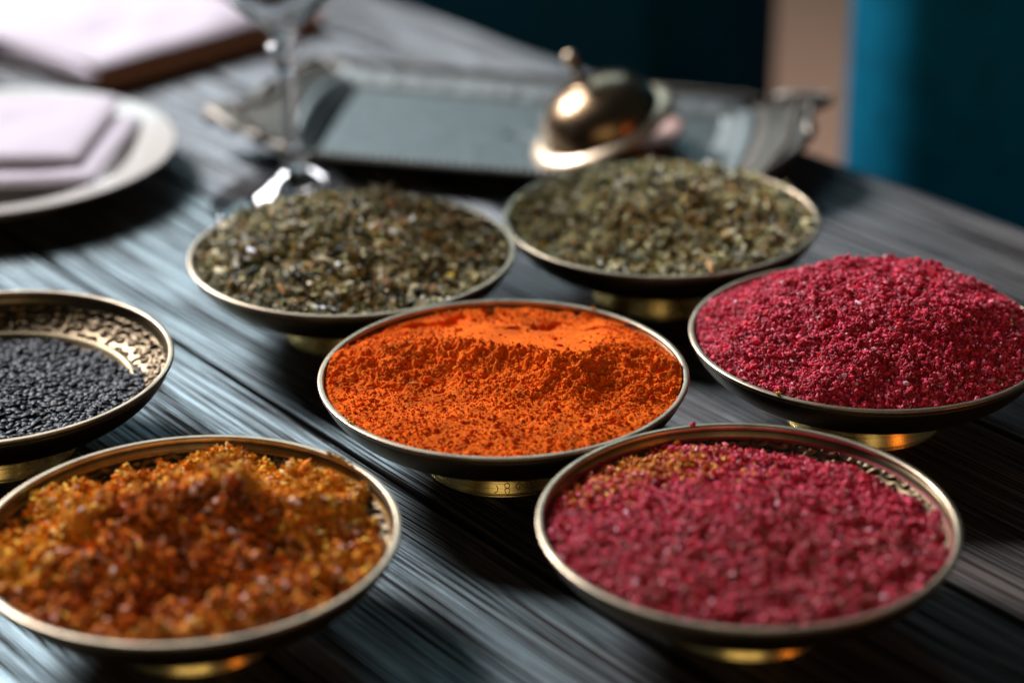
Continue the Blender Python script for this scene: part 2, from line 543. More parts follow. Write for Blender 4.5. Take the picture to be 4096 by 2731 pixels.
# stamped marks low on the foot of the paprika bowl
r = roots['orange']
for az, zz, kind in ((-88.0, -.478, 'ring_heart'), (-79.5, -.476, 'spiral'), (-97.5, -.484, 'arc')):
    pts = []
    if kind == 'arc':
        q = [(.018 * math.cos(t), .018 * math.sin(t)) for t in np.linspace(-1.6, 1.2, 12)]
    elif kind == 'spiral':
        q = [((.020 - .0022 * t) * math.cos(t), (.020 - .0022 * t) * math.sin(t)) for t in np.linspace(0, 7.5, 40)]
    else:
        q = [(.013 * math.cos(t), .012 + .013 * math.sin(t)) for t in np.linspace(-1.57, 4.71, 20)] + \
            [(.014, -.008), (.011, -.022), (0, -.034), (-.011, -.022), (-.014, -.008), (0, -.002)]
    for (a, bz) in q:
        z = zz + bz
        rr = np.interp(-z, [.33, .348, .40, .46, .508, .516, .525], [.34, .362, .380, .400, .420, .428, .430]) + .0012
        t = math.radians(az) + a / rr - r.rotation_euler[2]
        pts.append((rr * math.cos(t), rr * math.sin(t), z))
    link('stamped_mark', tube('stamped_mark', pts, .0022, 6), M_STAMP, r)


def inner_r(z):
    return np.interp(z, [-.30, -.28, -.235, -.195, -.1765, -.148, -.118, -.07, -.05, .0],
                     [.30, .55, .68, .735, .79, .85, .905, .935, .95, .955])


# ------------------------------------------------------------------ spice heaps
def ico():
    t = (1 + 5 ** .5) / 2
    v = np.array([(-1, t, 0), (1, t, 0), (-1, -t, 0), (1, -t, 0), (0, -1, t), (0, 1, t), (0, -1, -t), (0, 1, -t),
                  (t, 0, -1), (t, 0, 1), (-t, 0, -1), (-t, 0, 1)], float) / math.hypot(1, t)
    f = np.array([(0, 11, 5), (0, 5, 1), (0, 1, 7), (0, 7, 10), (0, 10, 11), (1, 5, 9), (5, 11, 4), (11, 10, 2), (10, 7, 6),
                  (7, 1, 8), (3, 9, 4), (3, 4, 2), (3, 2, 6), (3, 6, 8), (3, 8, 9), (4, 9, 5), (2, 4, 11), (6, 2, 10), (8, 6, 7), (9, 8, 1)])
    return v, f


ICO_V, ICO_F = ico()


def templ_grain(nvar=8, jit=.28):
    return [ICO_V * (1 + jit * (rng.random((12, 1)) * 2 - 1)) for _ in range(nvar)], ICO_F


def templ_chip(nvar=12, jit=.30):
    """angular eight-cornered crumb, 12 triangles"""
    c = np.array([(x, y, z) for x in (-1, 1) for y in (-1, 1) for z in (-1, 1)], float) * .72
    f = np.array([(0, 1, 3), (0, 3, 2), (4, 6, 7), (4, 7, 5), (0, 4, 5), (0, 5, 1), (2, 3, 7), (2, 7, 6), (0, 2, 6), (0, 6, 4), (1, 5, 7), (1, 7, 3)])
    return [c * (1 + jit * (rng.random((8, 3)) * 2 - 1)) for _ in range(nvar)], f


def templ_leaf(nvar=12, jit=.3):
    """small curled flake, 8 triangles"""
    c = np.array([(1, 0, .25), (-1, 0, .25), (0, 1, -.1), (0, -1, -.1), (0, 0, 1), (0, 0, -.6)], float)
    f = np.array([(0, 2, 4), (2, 1, 4), (1, 3, 4), (3, 0, 4), (2, 0, 5), (1, 2, 5), (3, 1, 5), (0, 3, 5)])
    return [c * (1 + jit * (rng.random((6, 3)) * 2 - 1)) for _ in range(nvar)], f


def templ_seed():
    """teardrop sesame seed, long axis x"""
    nr, ns = 6, 6
    V = [(-1, 0, 0)]
    for k in range(1, nr):
        x = -math.cos(math.pi * k / nr)
        wd = math.sin(math.pi * k / nr) ** .8 * (0.72 - .20 * x)
        for s in range(ns):
            a = 2 * math.pi * s / ns
            V.append((x, wd * math.cos(a), .42 * wd * math.sin(a)))
    V.append((1.05, 0, 0))
    F = []
    for s in range(ns):
        F.append((0, 1 + (s + 1) % ns, 1 + s))
    for k in range(nr - 2):
        for s in range(ns):
            a = 1 + k * ns + s; b_ = 1 + k * ns + (s + 1) % ns
            F += [(a, b_, b_ + ns), (a, b_ + ns, a + ns)]
    e = len(V) - 1
    for s in range(ns):
        F.append((e, e - ns + s, e - ns + (s + 1) % ns))
    return [np.array(V, float)], np.array(F)


def rotations(n, tilt):
    a = rng.random(n) * 2 * np.pi; b_ = rng.random(n) * 2 * np.pi
    t = rng.normal(0, 1, n) * tilt
    def Rz(a):
        c, s, o, z = np.cos(a), np.sin(a), np.ones_like(a), np.zeros_like(a)
        return np.stack([np.stack([c, -s, z], -1), np.stack([s, c, z], -1), np.stack([z, z, o], -1)], 1)
    c, s, o, z = np.cos(t), np.sin(t), np.ones(n), np.zeros(n)
    Rx = np.stack([np.stack([o, z, z], -1), np.stack([z, c, -s], -1), np.stack([z, s, c], -1)], 1)
    return Rz(a) @ Rx @ Rz(b_)


def scatter(temps, P, R, S, C):
    """P (n,3) R (n,3,3) S (n,3) C (n,3) -> V, F, col"""
    tv, tf = temps
    n = len(P); nv = len(tv[0])
    T = np.stack(tv)[rng.integers(0, len(tv), n)]
    V = np.einsum('nij,nvj->nvi', R, T * S[:, None, :]) + P[:, None, :]
    F = tf[None] + (np.arange(n) * nv)[:, None, None]
    return V.reshape(-1, 3), F.reshape(-1, 3), np.repeat(C, nv, 0)


def disc_points(n, r):
    a = rng.random(n) * 2 * np.pi
    q = np.sqrt(rng.random(n)) * r
    return q * np.cos(a), q * np.sin(a)


def disc_grid(h, R, n):
    """square-ish concentric grid mapped on a disc of radius R; z = h(x, y)"""
    u = np.linspace(-1, 1, n)
    A, B = np.meshgrid(u, u, indexing='ij')
    x = A * np.sqrt(1 - B * B / 2) * R
    y = B * np.sqrt(1 - A * A / 2) * R
    V = np.stack([x, y, h(x, y)], -1).reshape(-1, 3)
    return V, grid_faces(n, n, False)


def wall_z(r):
    """height of the bowl's inner wall at radius r"""
    return np.interp(r, [.0, .30, .55, .68, .735, .79, .85, .905, .935, .95], [-.30, -.30, -.28, -.235, -.195, -.1765, -.148, -.118, -.07, -.05])


def inside(P, s):
    q = np.hypot(P[:, 0], P[:, 1])
    return (q < inner_r(P[:, 2] - s * .4) - s * .7 - .002)


def heap(name, key, h, R, nbase, base_col, parts, mat, label, cat, smooth_grains=False):
    Vb, Fb = disc_grid(h, R, nbase)
    Vb[:, 2] = np.maximum(Vb[:, 2], wall_z(np.hypot(Vb[:, 0], Vb[:, 1])) - .010)
    cb_ = base_col(Vb) if callable(base_col) else np.tile(base_col, (len(Vb), 1))
    Vs, Fq, Cs, off = [Vb], [Fb], [cb_], len(Vb)
    sm = [np.ones(len(Fb), bool)]
    Ft = []
    for (v, f, c) in parts:
        Vs.append(v); Ft.append(f + off); Cs.append(c); off += len(v)
    F = [Fb]
    if Ft:
        F.append(np.concatenate(Ft)); sm.append(np.full(len(F[1]), smooth_grains))
    me = mesh_np(name, np.concatenate(Vs), F, np.concatenate(sm), np.concatenate(Cs))
    o = link(name, me, mat)
    (x, y), _ = bowls[key]
    o.location = (x * U, y * U, RIMZ * U)
    tag(o, label, cat, kind='stuff')
    return o


def palette(n, cols, w, jit=.18):
    cols = np.array(cols, float); w = np.array(w, float); w /= w.sum()
    c = cols[rng.choice(len(cols), n, p=w)]
    return np.clip(c * (1 + jit * rng.normal(0, 1, (n, 1))), 0.002, .95)


def smooth01(a, b_, x):
    t = np.clip((x - a) / (b_ - a), 0, 1)
    return t * t * (3 - 2 * t)


def g2(x, y, cx, cy, sx, sy=None, p=1.0):
    sy = sy or sx
    return np.exp(-((((x - cx) / sx) ** 2 + ((y - cy) / sy) ** 2) ** p))


# ---- paprika, centre bowl
_cx = [-1.0, -.90, -.65, -.40, -.18, .06, .25, .43, .55, .80, .93, 1.0]
_cy = [.20, .20, .21, .26, .20, .08, -.01, -.04, .14, .10, .05, .05]
_ch = [.0, .020, .065, .090, .112, .126, .132, .130, .115, .068, .020, .0]


def pap_fields(x, y):
    xw = x + .05 * fbm(x, y, 3, 2, .5, 41)
    yc = (np.interp(xw - .04, _cx, _cy) + np.interp(xw, _cx, _cy) + np.interp(xw + .04, _cx, _cy)) / 3
    yc = yc + .028 * fbm(x * 1.0, y * .3, 6, 3, .6, 42)
    ch = np.interp(xw, _cx, _ch)
    sd = y - yc
    back = smooth01(-.03, .045, sd)
    # the pressed, smooth face lies behind the middle of the crest
    pressed = back * smooth01(-.48, -.10, x + .15 * (y - .2) + .12 * fbm(x, y, 5, 3, .6, 43)) * smooth01(.70, .42, x - .05 * y + .12 * fbm(x, y, 5, 3, .6, 44)) * smooth01(.84, .58, y)
    return yc, ch, sd, back, pressed


def h_pap(x, y, fine=True):
    r = np.hypot(x, y)
    yc, ch, sd, back, pressed = pap_fields(x, y)
    plain = -.040 + .022 * (1 - r ** 2) + .018 * fbm(x, y, 3.2, 3, .5, 51)
    w = .44 + .14 * fbm(x, y, 2.5, 2, .5, 52)
    t = np.clip(-sd / w, 0, 1)
    zf = plain + (ch - plain) * smooth01(1.0, -.35, t) / smooth01(1.0, -.35, np.zeros(1))[0]
    zb = np.maximum(ch - .24 * np.maximum(sd, 0), -.035) + .010 * fbm(x, y, 3.5, 3, .5, 53)
    z = zf * (1 - back) + zb * back
    # ragged dents and loose lumps near the far rim
    z = z - .045 * smooth01(.04, .20, fbm(x, y, 6, 3, .5, 61)) * smooth01(.50, .66, y)
    slope = (1 - back) * smooth01(1.0, .55, t)
    k = .16 + .60 * slope
    k = k * (1 - .93 * pressed)
    lump = smooth01(-.06, .22, fbm(x, y, 15, 3, .6, 70))
    z = z + k * (.020 * lump + .020 * fbm(x, y, 30, 3, .6, 80)) + .010 * (1 - pressed) * fbm(x, y, 8, 2, .5, 75)
    if fine:
        z = z + (.40 * k + .30) * (1 - .7 * pressed) * (.009 * fbm(x, y, 110, 2, .6, 90))
        pit = fbm(x, y, 19, 3, .6, 95)
        z = z - (.5 + .5 * k) * (1 - pressed) * .015 * smooth01(.22, .44, pit)
    return z


pap_cols = [(.76, .125, .007), (.68, .086, .005), (.80, .20, .016), (.50, .046, .004)]
n = 9500
px, py = disc_points(n, .93)
hol = pap_fields(px, py)[4]
keep = rng.random(n) > hol * .93
px, py = px[keep], py[keep]; n = len(px)
s = rng.lognormal(math.log(.0048), .5, n).clip(.0025, .020)
P = np.stack([px, py, h_pap(px, py) + s * .25], -1)
kp = inside(P, s); P, s = P[kp], s[kp]; n = len(s)
pr1 = scatter(templ_grain(), P, rotations(n, 1.5), np.stack([s, s * rng.uniform(.7, 1, n), s * rng.uniform(.6, 1, n)], -1),
              palette(n, pap_cols, [4, 4, 2.2, .5], .10))
n = 900
px, py = disc_points(n, .92)
s = rng.uniform(.0022, .004, n)
P = np.stack([px, py, h_pap(px, py) + s], -1)
pr2 = scatter(templ_grain(4), P, rotations(n, 1.5), np.stack([s, s, s], -1), palette(n, [(.85, .55, .30), (.8, .35, .1)], [1, 2]))
# one bean-sized crumb lying on the paprika
P = np.array([[-.475, -.10, float(h_pap(np.array([-.475]), np.array([-.10]))[0]) + .012]])
pr3 = scatter(templ_grain(1, .12), P, np.eye(3)[None], np.array([[.045, .022, .018]]), np.array([[.62, .16, .03]]))


def pap_base(V):
    c = np.tile(np.array([.76, .118, .007]), (len(V), 1))
    t = fbm(V[:, 0], V[:, 1], 9, 4, .6, 120)[:, None]
    return np.clip(c * (1 + .35 * t + .30 * fbm(V[:, 0], V[:, 1], 3, 2, .5, 125)[:, None]) + np.array([.03, .03, .002]) * (fbm(V[:, 0], V[:, 1], 60, 2, .5, 130)[:, None] > .18), 0, 1)


heap('paprika_heap', 'orange', h_pap, .952, 410, pap_base, [pr1, pr2, pr3], spice_mat('paprika_powder', .95, .6, 2600, .06),
     'bright orange paprika powder with a smooth spoon hollow, in the centre bowl', 'spice')


# ---- sumac, right bowl (tall mound) and foreground bowl (flatter)
def h_sum1(x, y):
    r = np.hypot(x, y)
    z = -.05 + .325 * np.clip(1 - (r / .97) ** 2.3, 0, 1) ** 1.0
    z = z + .03 * g2(x, y, .35, .2, .4) - .02 * g2(x, y, -.4, .1, .35)
    return z + .055 * fbm(x, y, 4, 3, .5, 200) + .030 * fbm(x, y, 14, 3, .6, 210) + .012 * fbm(x, y, 60, 2, .6, 215)


def h_sum2(x, y):
    r = np.hypot(x, y)
    z = -.075 + .13 * g2(x, y, -.05, -.05, .75, .62)
    z = z - .070 * smooth01(.60, .98, (x * .50 + y * .86)) - .02 * smooth01(.7, .95, r)
    z = z - .02 * smooth01(.16, .36, fbm(x, y, 9, 3, .55, 226))
    return z + .03 * fbm(x, y, 3.0, 3, .5, 222) + .034 * fbm(x, y, 13, 3, .6, 230)


sum_cols = [(.67, .036, .088), (.54, .020, .054), (.82, .13, .20), (.25, .010, .022), (.70, .04, .05), (.92, .50, .56)]
sum_w = [5, 4, 2.4, 1.6, 1.2, .35]


def sumac(name, key, h, n, size, label, R=.945, extra=None, base=(.30, .016, .034), T=None, nb=200):
    px, py = disc_points(n, R)
    s = rng.lognormal(math.log(size), .36, n).clip(size * .35, size * 2.2)
    P = np.stack([px, py, h(px, py) + s * rng.uniform(-.4, .9, n)], -1)
    kp = inside(P, s); P, s, px, py = P[kp], s[kp], px[kp], py[kp]; n = len(s)
    C = palette(n, sum_cols, sum_w, .26)
    if extra: C = extra(px, py, C)
    el = rng.uniform(.9, 1.6, n)
    pr = scatter(T or templ_grain(12, .26), P, rotations(n, 1.2), np.stack([s * el, s * rng.uniform(.6, 1, n), s * rng.uniform(.45, .9, n)], -1), C)
    return heap(name, key, h, R + .008, nb, np.array(base), [pr], M_SUMAC, label, 'spice')


M_SUMAC = spice_mat('sumac_granules', .62, .5, 2200, .28)
sumac('sumac_heap', 'red_r', h_sum1, 27000, .0085, 'tall rounded crimson sumac mound in the right edge bowl', nb=300)


def yel_mix(px, py, C):
    m_ = g2(px, py, -.42, .62, .34, .22) + .35 * g2(px, py, -.75, .35, .2, .2)
    sel = rng.random(len(px)) < m_ * 1.1
    C = C.copy()
    C[sel] = palette(int(sel.sum()), [(.72, .24, .02), (.75, .36, .04), (.6, .12, .02)], [3, 2, 2])
    br = rng.random(len(px)) < .30 * smooth01(.45, -.4, py)
    C[br] = palette(int(br.sum()), [(.34, .075, .05), (.22, .06, .04), (.42, .12, .09)], [3, 2, 2])
    return C


sumac('sumac_heap', 'red_b', h_sum2, 40000, .0082, 'flattish crimson sumac sprinkled with orange grains in the lower right bowl',
      .95, yel_mix, T=templ_leaf(12, .2))


# ---- golden spice mix, lower left bowl
def h_yel(x, y):
    r = np.hypot(x, y)
    z = -.10 + .27 * g2(x, y, .02, .10, .58, .42) + .05 * g2(x, y, .0, -.55, .6, .3)
    z = z - .07 * smooth01(.60, .97, y * .9 - x * .45) * smooth01(.5, -.4, x)
    z = z + .13 * fbm(x, y, 5.0, 3, .55, 300) - .05 * smooth01(.12, .34, fbm(x, y, 9, 3, .5, 305)) - .05 * g2(x, y, .15, -.3, .25)
    return z + .055 * fbm(x, y, 12, 3, .6, 310)


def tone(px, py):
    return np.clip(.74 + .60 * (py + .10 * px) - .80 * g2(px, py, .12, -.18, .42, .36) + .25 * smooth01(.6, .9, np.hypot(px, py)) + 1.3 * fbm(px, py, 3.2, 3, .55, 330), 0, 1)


n = 36000
px, py = disc_points(n, .945)
s = rng.lognormal(math.log(.0085), .50, n).clip(.004, .030)
P = np.stack([px, py, h_yel(px, py) + s * rng.uniform(-.3, 1.0, n)], -1)
kp = inside(P, s); P, s, px, py = P[kp], s[kp], px[kp], py[kp]; n = len(s)
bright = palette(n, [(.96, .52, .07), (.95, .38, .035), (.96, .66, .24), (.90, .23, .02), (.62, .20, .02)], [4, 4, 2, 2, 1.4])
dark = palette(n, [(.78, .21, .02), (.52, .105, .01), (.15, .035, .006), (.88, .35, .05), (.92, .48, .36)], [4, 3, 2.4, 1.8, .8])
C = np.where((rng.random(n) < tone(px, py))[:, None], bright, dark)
wh = rng.random(n) < .013
C[wh] = palette(int(wh.sum()), [(.84, .70, .60), (.82, .48, .38)], [2, 3])
s2 = np.minimum(s, .022) * np.where(wh, 1.35, 1)
el = rng.uniform(.9, 1.5, n)
pr1 = scatter(templ_leaf(12, .2), P, rotations(n, 1.2), np.stack([s2 * el, s2 * rng.uniform(.6, 1, n), s2 * rng.uniform(.5, .9, n)], -1), C)


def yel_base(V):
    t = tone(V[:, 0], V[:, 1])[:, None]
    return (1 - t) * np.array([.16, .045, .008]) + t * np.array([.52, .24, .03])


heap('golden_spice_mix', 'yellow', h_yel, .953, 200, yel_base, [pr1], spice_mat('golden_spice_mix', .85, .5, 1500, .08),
     'coarse golden and rust brown spice mix in the lower left bowl', 'spice')


# ---- dried herbs
def h_gl(x, y):
    r = np.hypot(x, y)
    z = -.05 + .26 * g2(x, y, -.05, .18, .68, .60, 1.1) - .03 * g2(x, y, .55, -.1, .3)
    return z + .045 * fbm(x, y, 4, 3, .5, 400) + .05 * fbm(x, y, 12, 3, .6, 410)


def h_gr(x, y):
    r = np.hypot(x, y)
    z = -.05 + .25 * g2(x, y, .0, .12, .72, .66, 1.2)
    return z + .05 * fbm(x, y, 4, 3, .5, 420) + .05 * fbm(x, y, 12, 3, .6, 430)


M_HERB = spice_mat('dried_herbs', .65, .4, 1200, .35)


def herbs(key, h, n, label, cols, w):
    px, py = disc_points(n, .935)
    s = rng.lognormal(math.log(.0105), .45, n).clip(.004, .034)
    P = np.stack([px, py, h(px, py) + s * rng.uniform(-.2, .8, n)], -1)
    kp = inside(P, s); P, s = P[kp], s[kp]; n = len(s)
    s = np.where(rng.random(n) < .08, s * 1.5, s)
    el = rng.uniform(1.0, 3.0, n)
    pr = scatter(templ_leaf(), P, rotations(n, 1.0), np.stack([s * el * .8, s * rng.uniform(.4, .85, n), s * rng.uniform(.18, .4, n)], -1),
                 palette(n, cols, w, .25))
    return heap('herb_heap', key, h, .945, 160, np.array((.028, .030, .016)), [pr], M_HERB, label, 'herbs')


herbs('green_l', h_gl, 31000, 'dark olive dried herb flakes heaped in the bowl by the wine glass',
      [(.15, .145, .038), (.020, .032, .012), (.50, .42, .16), (.86, .70, .42), (.95, .92, .80), (.40, .17, .04), (.80, .58, .04)],
      [5, 6, 4, 2.6, .9, 1.2, .12])
herbs('green_r', h_gr, 29000, 'pale olive dried herb flakes heaped in the bowl in front of the tray',
      [(.26, .24, .07), (.030, .044, .018), (.58, .51, .22), (.86, .76, .46), (.95, .93, .78), (.44, .22, .06), (.80, .58, .05)],
      [5, 5, 4, 3.2, 1.1, 1.1, .2])


# ---- black sesame
def h_ses(x, y):
    return -.215 + .02 * g2(x, y, .1, -.1, .5) + .012 * fbm(x, y, 4, 2, .5, 500) + .055 * smooth01(.30, .80, x * .9 - y * .4)


n = 4600
px, py = disc_points(n, .835)
kp = (np.hypot(px, py) < .75) | (px * .9 - py * .4 > .45)
px, py = px[kp], py[kp]; n = len(px)
P = np.stack([px, py, h_ses(px, py) + rng.uniform(-.008, .014, n)], -1)
s = rng.normal(1, .1, n).clip(.75, 1.35) * .0275
C = palette(n, [(.008, .012, .016), (.018, .024, .030), (.005, .006, .008), (.09, .075, .06)], [5, 3, 3, .12], .15)
pr1 = scatter(templ_seed(), P, rotations(n, .30), np.stack([s, s, s], -1), C)
heap('sesame_heap', 'sesame', h_ses, .82, 70, np.array((.004, .004, .005)), [pr1], spice_mat('black_sesame', .5, .08, 900, .22),
     'matt black sesame seeds lying shallow in the left edge bowl', 'seeds', True)


# ---- crumbs on rims
def crumb(key, az, rr, s, col, label, n=6, spread=.012):
    (x, y), _ = bowls[key]
    a = math.radians(az)
    c = np.array([rr * math.cos(a), rr * math.sin(a), .004])
    ang = a + rng.normal(0, spread, n)
    rad = rr + rng.normal(0, .004, n)
    P = np.stack([rad * np.cos(ang), rad * np.sin(ang), .002 + s * .4 + np.abs(rng.normal(0, s * .2, n))], -1)
    v, f, cc = scatter(templ_grain(4), P, rotations(n, 1), np.full((n, 3), s) * rng.uniform(.6, 1.1, (n, 3)), palette(n, [col], [1]))
    o = link('spice_crumb', mesh_np('spice_crumb', v, f, False, cc), M_SUMAC)
    o.location = (x * U, y * U, (RIMZ + .002) * U)
    tag(o, label, 'crumb', 'spice crumbs on the bowl rims')


crumb('red_b', 101, .975, .012, (.55, .09, .13), 'pinkish crumb stuck on the back rim of the lower right bowl', 5, .013)
crumb('red_r', -127, .978, .008, (.50, .42, .01), 'yellow dusty crumb on the front left rim of the right edge bowl', 9, .010)
crumb('orange', -143, .975, .0075, (.60, .42, .02), 'yellow spice dust on the front left rim of the paprika bowl', 12, .016)
crumb('orange', 58, .972, .010, (.75, .35, .01), 'tiny amber crumb on the back right rim of the paprika bowl', 3, .006)
crumb('yellow', 47, .965, .011, (.42, .30, .10), 'sandy crumbs clinging to the back right rim of the lower left bowl', 26, .045)

# ------------------------------------------------------------------ wine glass
G = empty('wine_glass', (-1.50 * U, 14.70 * U, 0), 0)
G.rotation_euler = (0, math.radians(-2.2), 0)
tag(G, 'clear long stemmed cocktail glass with beaded stem behind the herb bowl', 'glass')
link('base', lathe('base', [(0, 0), (.60, 0), (.625, .008), (.63, .016), (.62, .024)] + spline([(.60, .028), (.46, .045), (.34, .082), (.22, .148), (.12, .215), (.07, .24), (.0, .242)], 4).tolist(), 96), M_GLASS, G)
link('stem', lathe('stem', spline([(.0, .243), (.050, .245), (.092, .285), (.080, .34), (.045, .38), (.042, .40), (.062, .43), (.045, .47),
                                  (.044, .56), (.045, .75), (.046, .84), (.050, .93), (.075, .98), (.080, 1.02), (.050, 1.06), (.110, 1.10),
                                  (.130, 1.14), (.08, 1.18), (.110, 1.23), (.0, 1.25)], 5).tolist(), 40), M_GLASS2, G)
link('cup', lathe('cup', spline([(.0, 1.252), (.09, 1.255), (.20, 1.33), (.42, 1.54), (.68, 1.82), (.88, 2.04)], 6).tolist() +
                  [(.885, 2.05), (.87, 2.05)] + spline([(.86, 2.04), (.66, 1.835), (.39, 1.56), (.15, 1.35), (.05, 1.30), (.0, 1.29)], 6).tolist(), 96), M_GLASS, G)

# ------------------------------------------------------------------ plate with folded napkin
plate = lathe('round_plate', spline([(0, .035), (.75, .035), (.84, .045), (.93, .10), (1.02, .165), (1.18, .215), (1.33, .245), (1.36, .25)], 5).tolist() +
              [(1.372, .243), (1.365, .232)] + spline([(1.34, .225), (1.16, .180), (1.02, .125), (.93, .05), (.85, .0), (.80, .0), (.78, .012), (0, .012)], 4).tolist(), 128)
pl = link('round_plate', plate, M_PORC)
pl.location = (-3.797 * U, 15.19 * U, 0)
tag(pl, 'round cream porcelain plate at the left edge holding a folded napkin', 'plate')


def cloth(name, corners, z0, th, wav, seed, n=48, mat=None, parent=None, sag=None, edge=.06):
    """soft folded slab between four world corners (U), thickness th, rounded border"""
    c = np.array(corners, float)
    u = np.linspace(0, 1, n)
    A, B = np.meshgrid(u, u, indexing='ij')
    XY = ((1 - A) * (1 - B))[..., None] * c[0] + (A * (1 - B))[..., None] * c[1] + (A * B)[..., None] * c[2] + ((1 - A) * B)[..., None] * c[3]
    d = np.minimum(np.minimum(A, 1 - A), np.minimum(B, 1 - B))
    rnd = np.sqrt(np.clip(1 - (1 - np.clip(d / edge, 0, 1)) ** 2, 0, 1))
    X, Y = XY[..., 0], XY[..., 1]
    zt = z0 + th * .5 + th * .5 * rnd + wav * fbm(X, Y, 1.3, 3, .45, seed) * smooth01(0, .15, d)
    if sag: zt = zt + sag(A, B)
    zb = z0 + th * .5 - th * .5 * rnd
    top = np.stack([X, Y, zt], -1).reshape(-1, 3)
    bot = np.stack([X, Y, zb], -1).reshape(-1, 3)
    F1 = grid_faces(n, n, False)
    m_ = n * n
    F2 = F1[:, ::-1] + m_
    return link(name, mesh_np(name, np.concatenate([top, bot]), [F1, F2]), mat, parent)


nap = empty('folded_napkin', (0, 0, 0))
tag(nap, 'white linen napkin folded in layers on the cream plate', 'napkin')
cloth('lower_fold', [(-4.75, 14.40), (-2.88, 14.46), (-2.76, 15.83), (-4.75, 15.95)], .20, .085, .05, 600, mat=M_LINEN, parent=nap, edge=.06)
cloth('upper_fold', [(-4.80, 14.66), (-3.03, 14.66), (-2.92, 16.02), (-4.80, 16.05)], .28, .085, .06, 610, mat=M_LINEN, parent=nap, edge=.06)

# ------------------------------------------------------------------ brown book with white cloth on it
a45 = np.array([.695, .719]); bdir = np.array([-.719, .695])
c0 = np.array([-3.30, 17.15])
bk = empty('leather_menu_book', (0, 0, 0))
tag(bk, 'thick tan leather menu book lying under the white cloth at the top left', 'book')


def slab(name, o_, la, lb, z0, th, mat, parent, bev=.03):
    me = rounded_box(name, la, lb, th, bev, 3)
    q = link(name, me, mat, parent)
    cc = o_ + a45 * la / 2 + bdir * lb / 2
    q.location = (cc[0] * U, cc[1] * U, z0 * U)
    q.rotation_euler = (0, 0, math.atan2(a45[1], a45[0]))
    return q


slab('back_cover', c0, 2.45, 2.6, 0.0, .03, M_LEATHER, bk, .012)
slab('page_block', c0 + a45 * .04 + bdir * .03, 2.36, 2.5, .031, .10, M_PAGES, bk, .015)
slab('front_cover', c0, 2.45, 2.6, .132, .03, M_LEATHER, bk, .012)
p0 = c0 + a45 * .02 - bdir * .0
cw = cloth('white_cloth', [p0 - bdir * .03, p0 + a45 * 1.85 - bdir * .02, p0 + a45 * 2.0 + bdir * 2.6, p0 + a45 * -.25 + bdir * 2.6], .166, .13, .10, 620, mat=M_LINEN, edge=.10)
hang = c0 - a45 * .10 + bdir * .02
he = cloth('hanging_edge', [hang, hang + a45 * .10, hang + a45 * .10 + bdir * 2.55, hang + bdir * 2.55], .02, .21, .02, 640, mat=M_LINEN, parent=cw, edge=.2)
tag(cw, 'large white folded cloth lying on the leather book at the top left', 'cloth')

# ------------------------------------------------------------------ ornate tray
tray = empty('ornate_tray', (0, 0, 0))
tag(tray, 'ornate silver tray on low feet with scrolled pointed handles and beaded edge', 'tray')
ZF, ZL = .115, .185
Fl = [(-1.42, 15.38), (-1.20, 16.88), (1.62, 15.98), (1.30, 14.52)]       # floor: FL BL BR FR


def quad_ring(c, n, bow):
    """outline through four corners with sides bowed outward by bow[i]"""
    c = np.array(c, float); out = []
    for i in range(4):
        a, b_ = c[i], c[(i + 1) % 4]
        t = np.linspace(0, 1, n, endpoint=False)[:, None]
        d = b_ - a; nn = np.array([-d[1], d[0]]); nn /= np.linalg.norm(nn)
        out.append(a + d * t + nn * bow[i] * np.sin(np.pi * t))
    return np.concatenate(out)


nq = 40
# rings from floor edge to outer border (left side: FL->BL, back: BL->BR, right: BR->FR, front: FR->FL)
r0 = quad_ring(Fl, nq, (0.0, .0, 0.0, .0))
r1 = quad_ring([(-1.62, 15.22), (-1.34, 17.10), (1.86, 16.10), (1.52, 14.34)], nq, (.05, .02, .10, .03))
tips = [(-1.58, 15.10), (-1.50, 17.22), (2.02, 16.10), (1.62, 14.26)]
r2 = quad_ring(tips, nq, (.0, .03, .0, .02))
# flare the ends into two pointed horns each with a curved edge
t = np.linspace(0, 1, nq, endpoint=False)
left = spline([(-1.58, 15.10), (-1.95, 15.42), (-2.30, 15.88), (-2.02, 15.98), (-1.86, 16.30), (-1.72, 16.66), (-1.72, 17.02), (-1.50, 17.22)], 10)
right = spline([(2.02, 16.10), (2.42, 15.84), (2.22, 15.42), (2.16, 15.08), (2.10, 14.78), (1.92, 14.52), (1.62, 14.26)], 10)
left = left[np.linspace(0, len(left) - 2, nq).astype(int)]
right = right[np.linspace(0, len(right) - 2, nq).astype(int)]
r2[:nq] = left
r2[2 * nq:3 * nq] = right
z0 = np.full(4 * nq, ZF)
z1 = np.full(4 * nq, ZL)
z2 = np.full(4 * nq, ZL + .02)
bump_l = np.sin(np.pi * t)
z1[:nq] += .10 * bump_l; z2[:nq] += .13 * bump_l
z1[2 * nq:3 * nq] += .12 * bump_l; z2[2 * nq:3 * nq] += .20 * bump_l
z1[nq:2 * nq] += .05; z2[nq:2 * nq] += .05


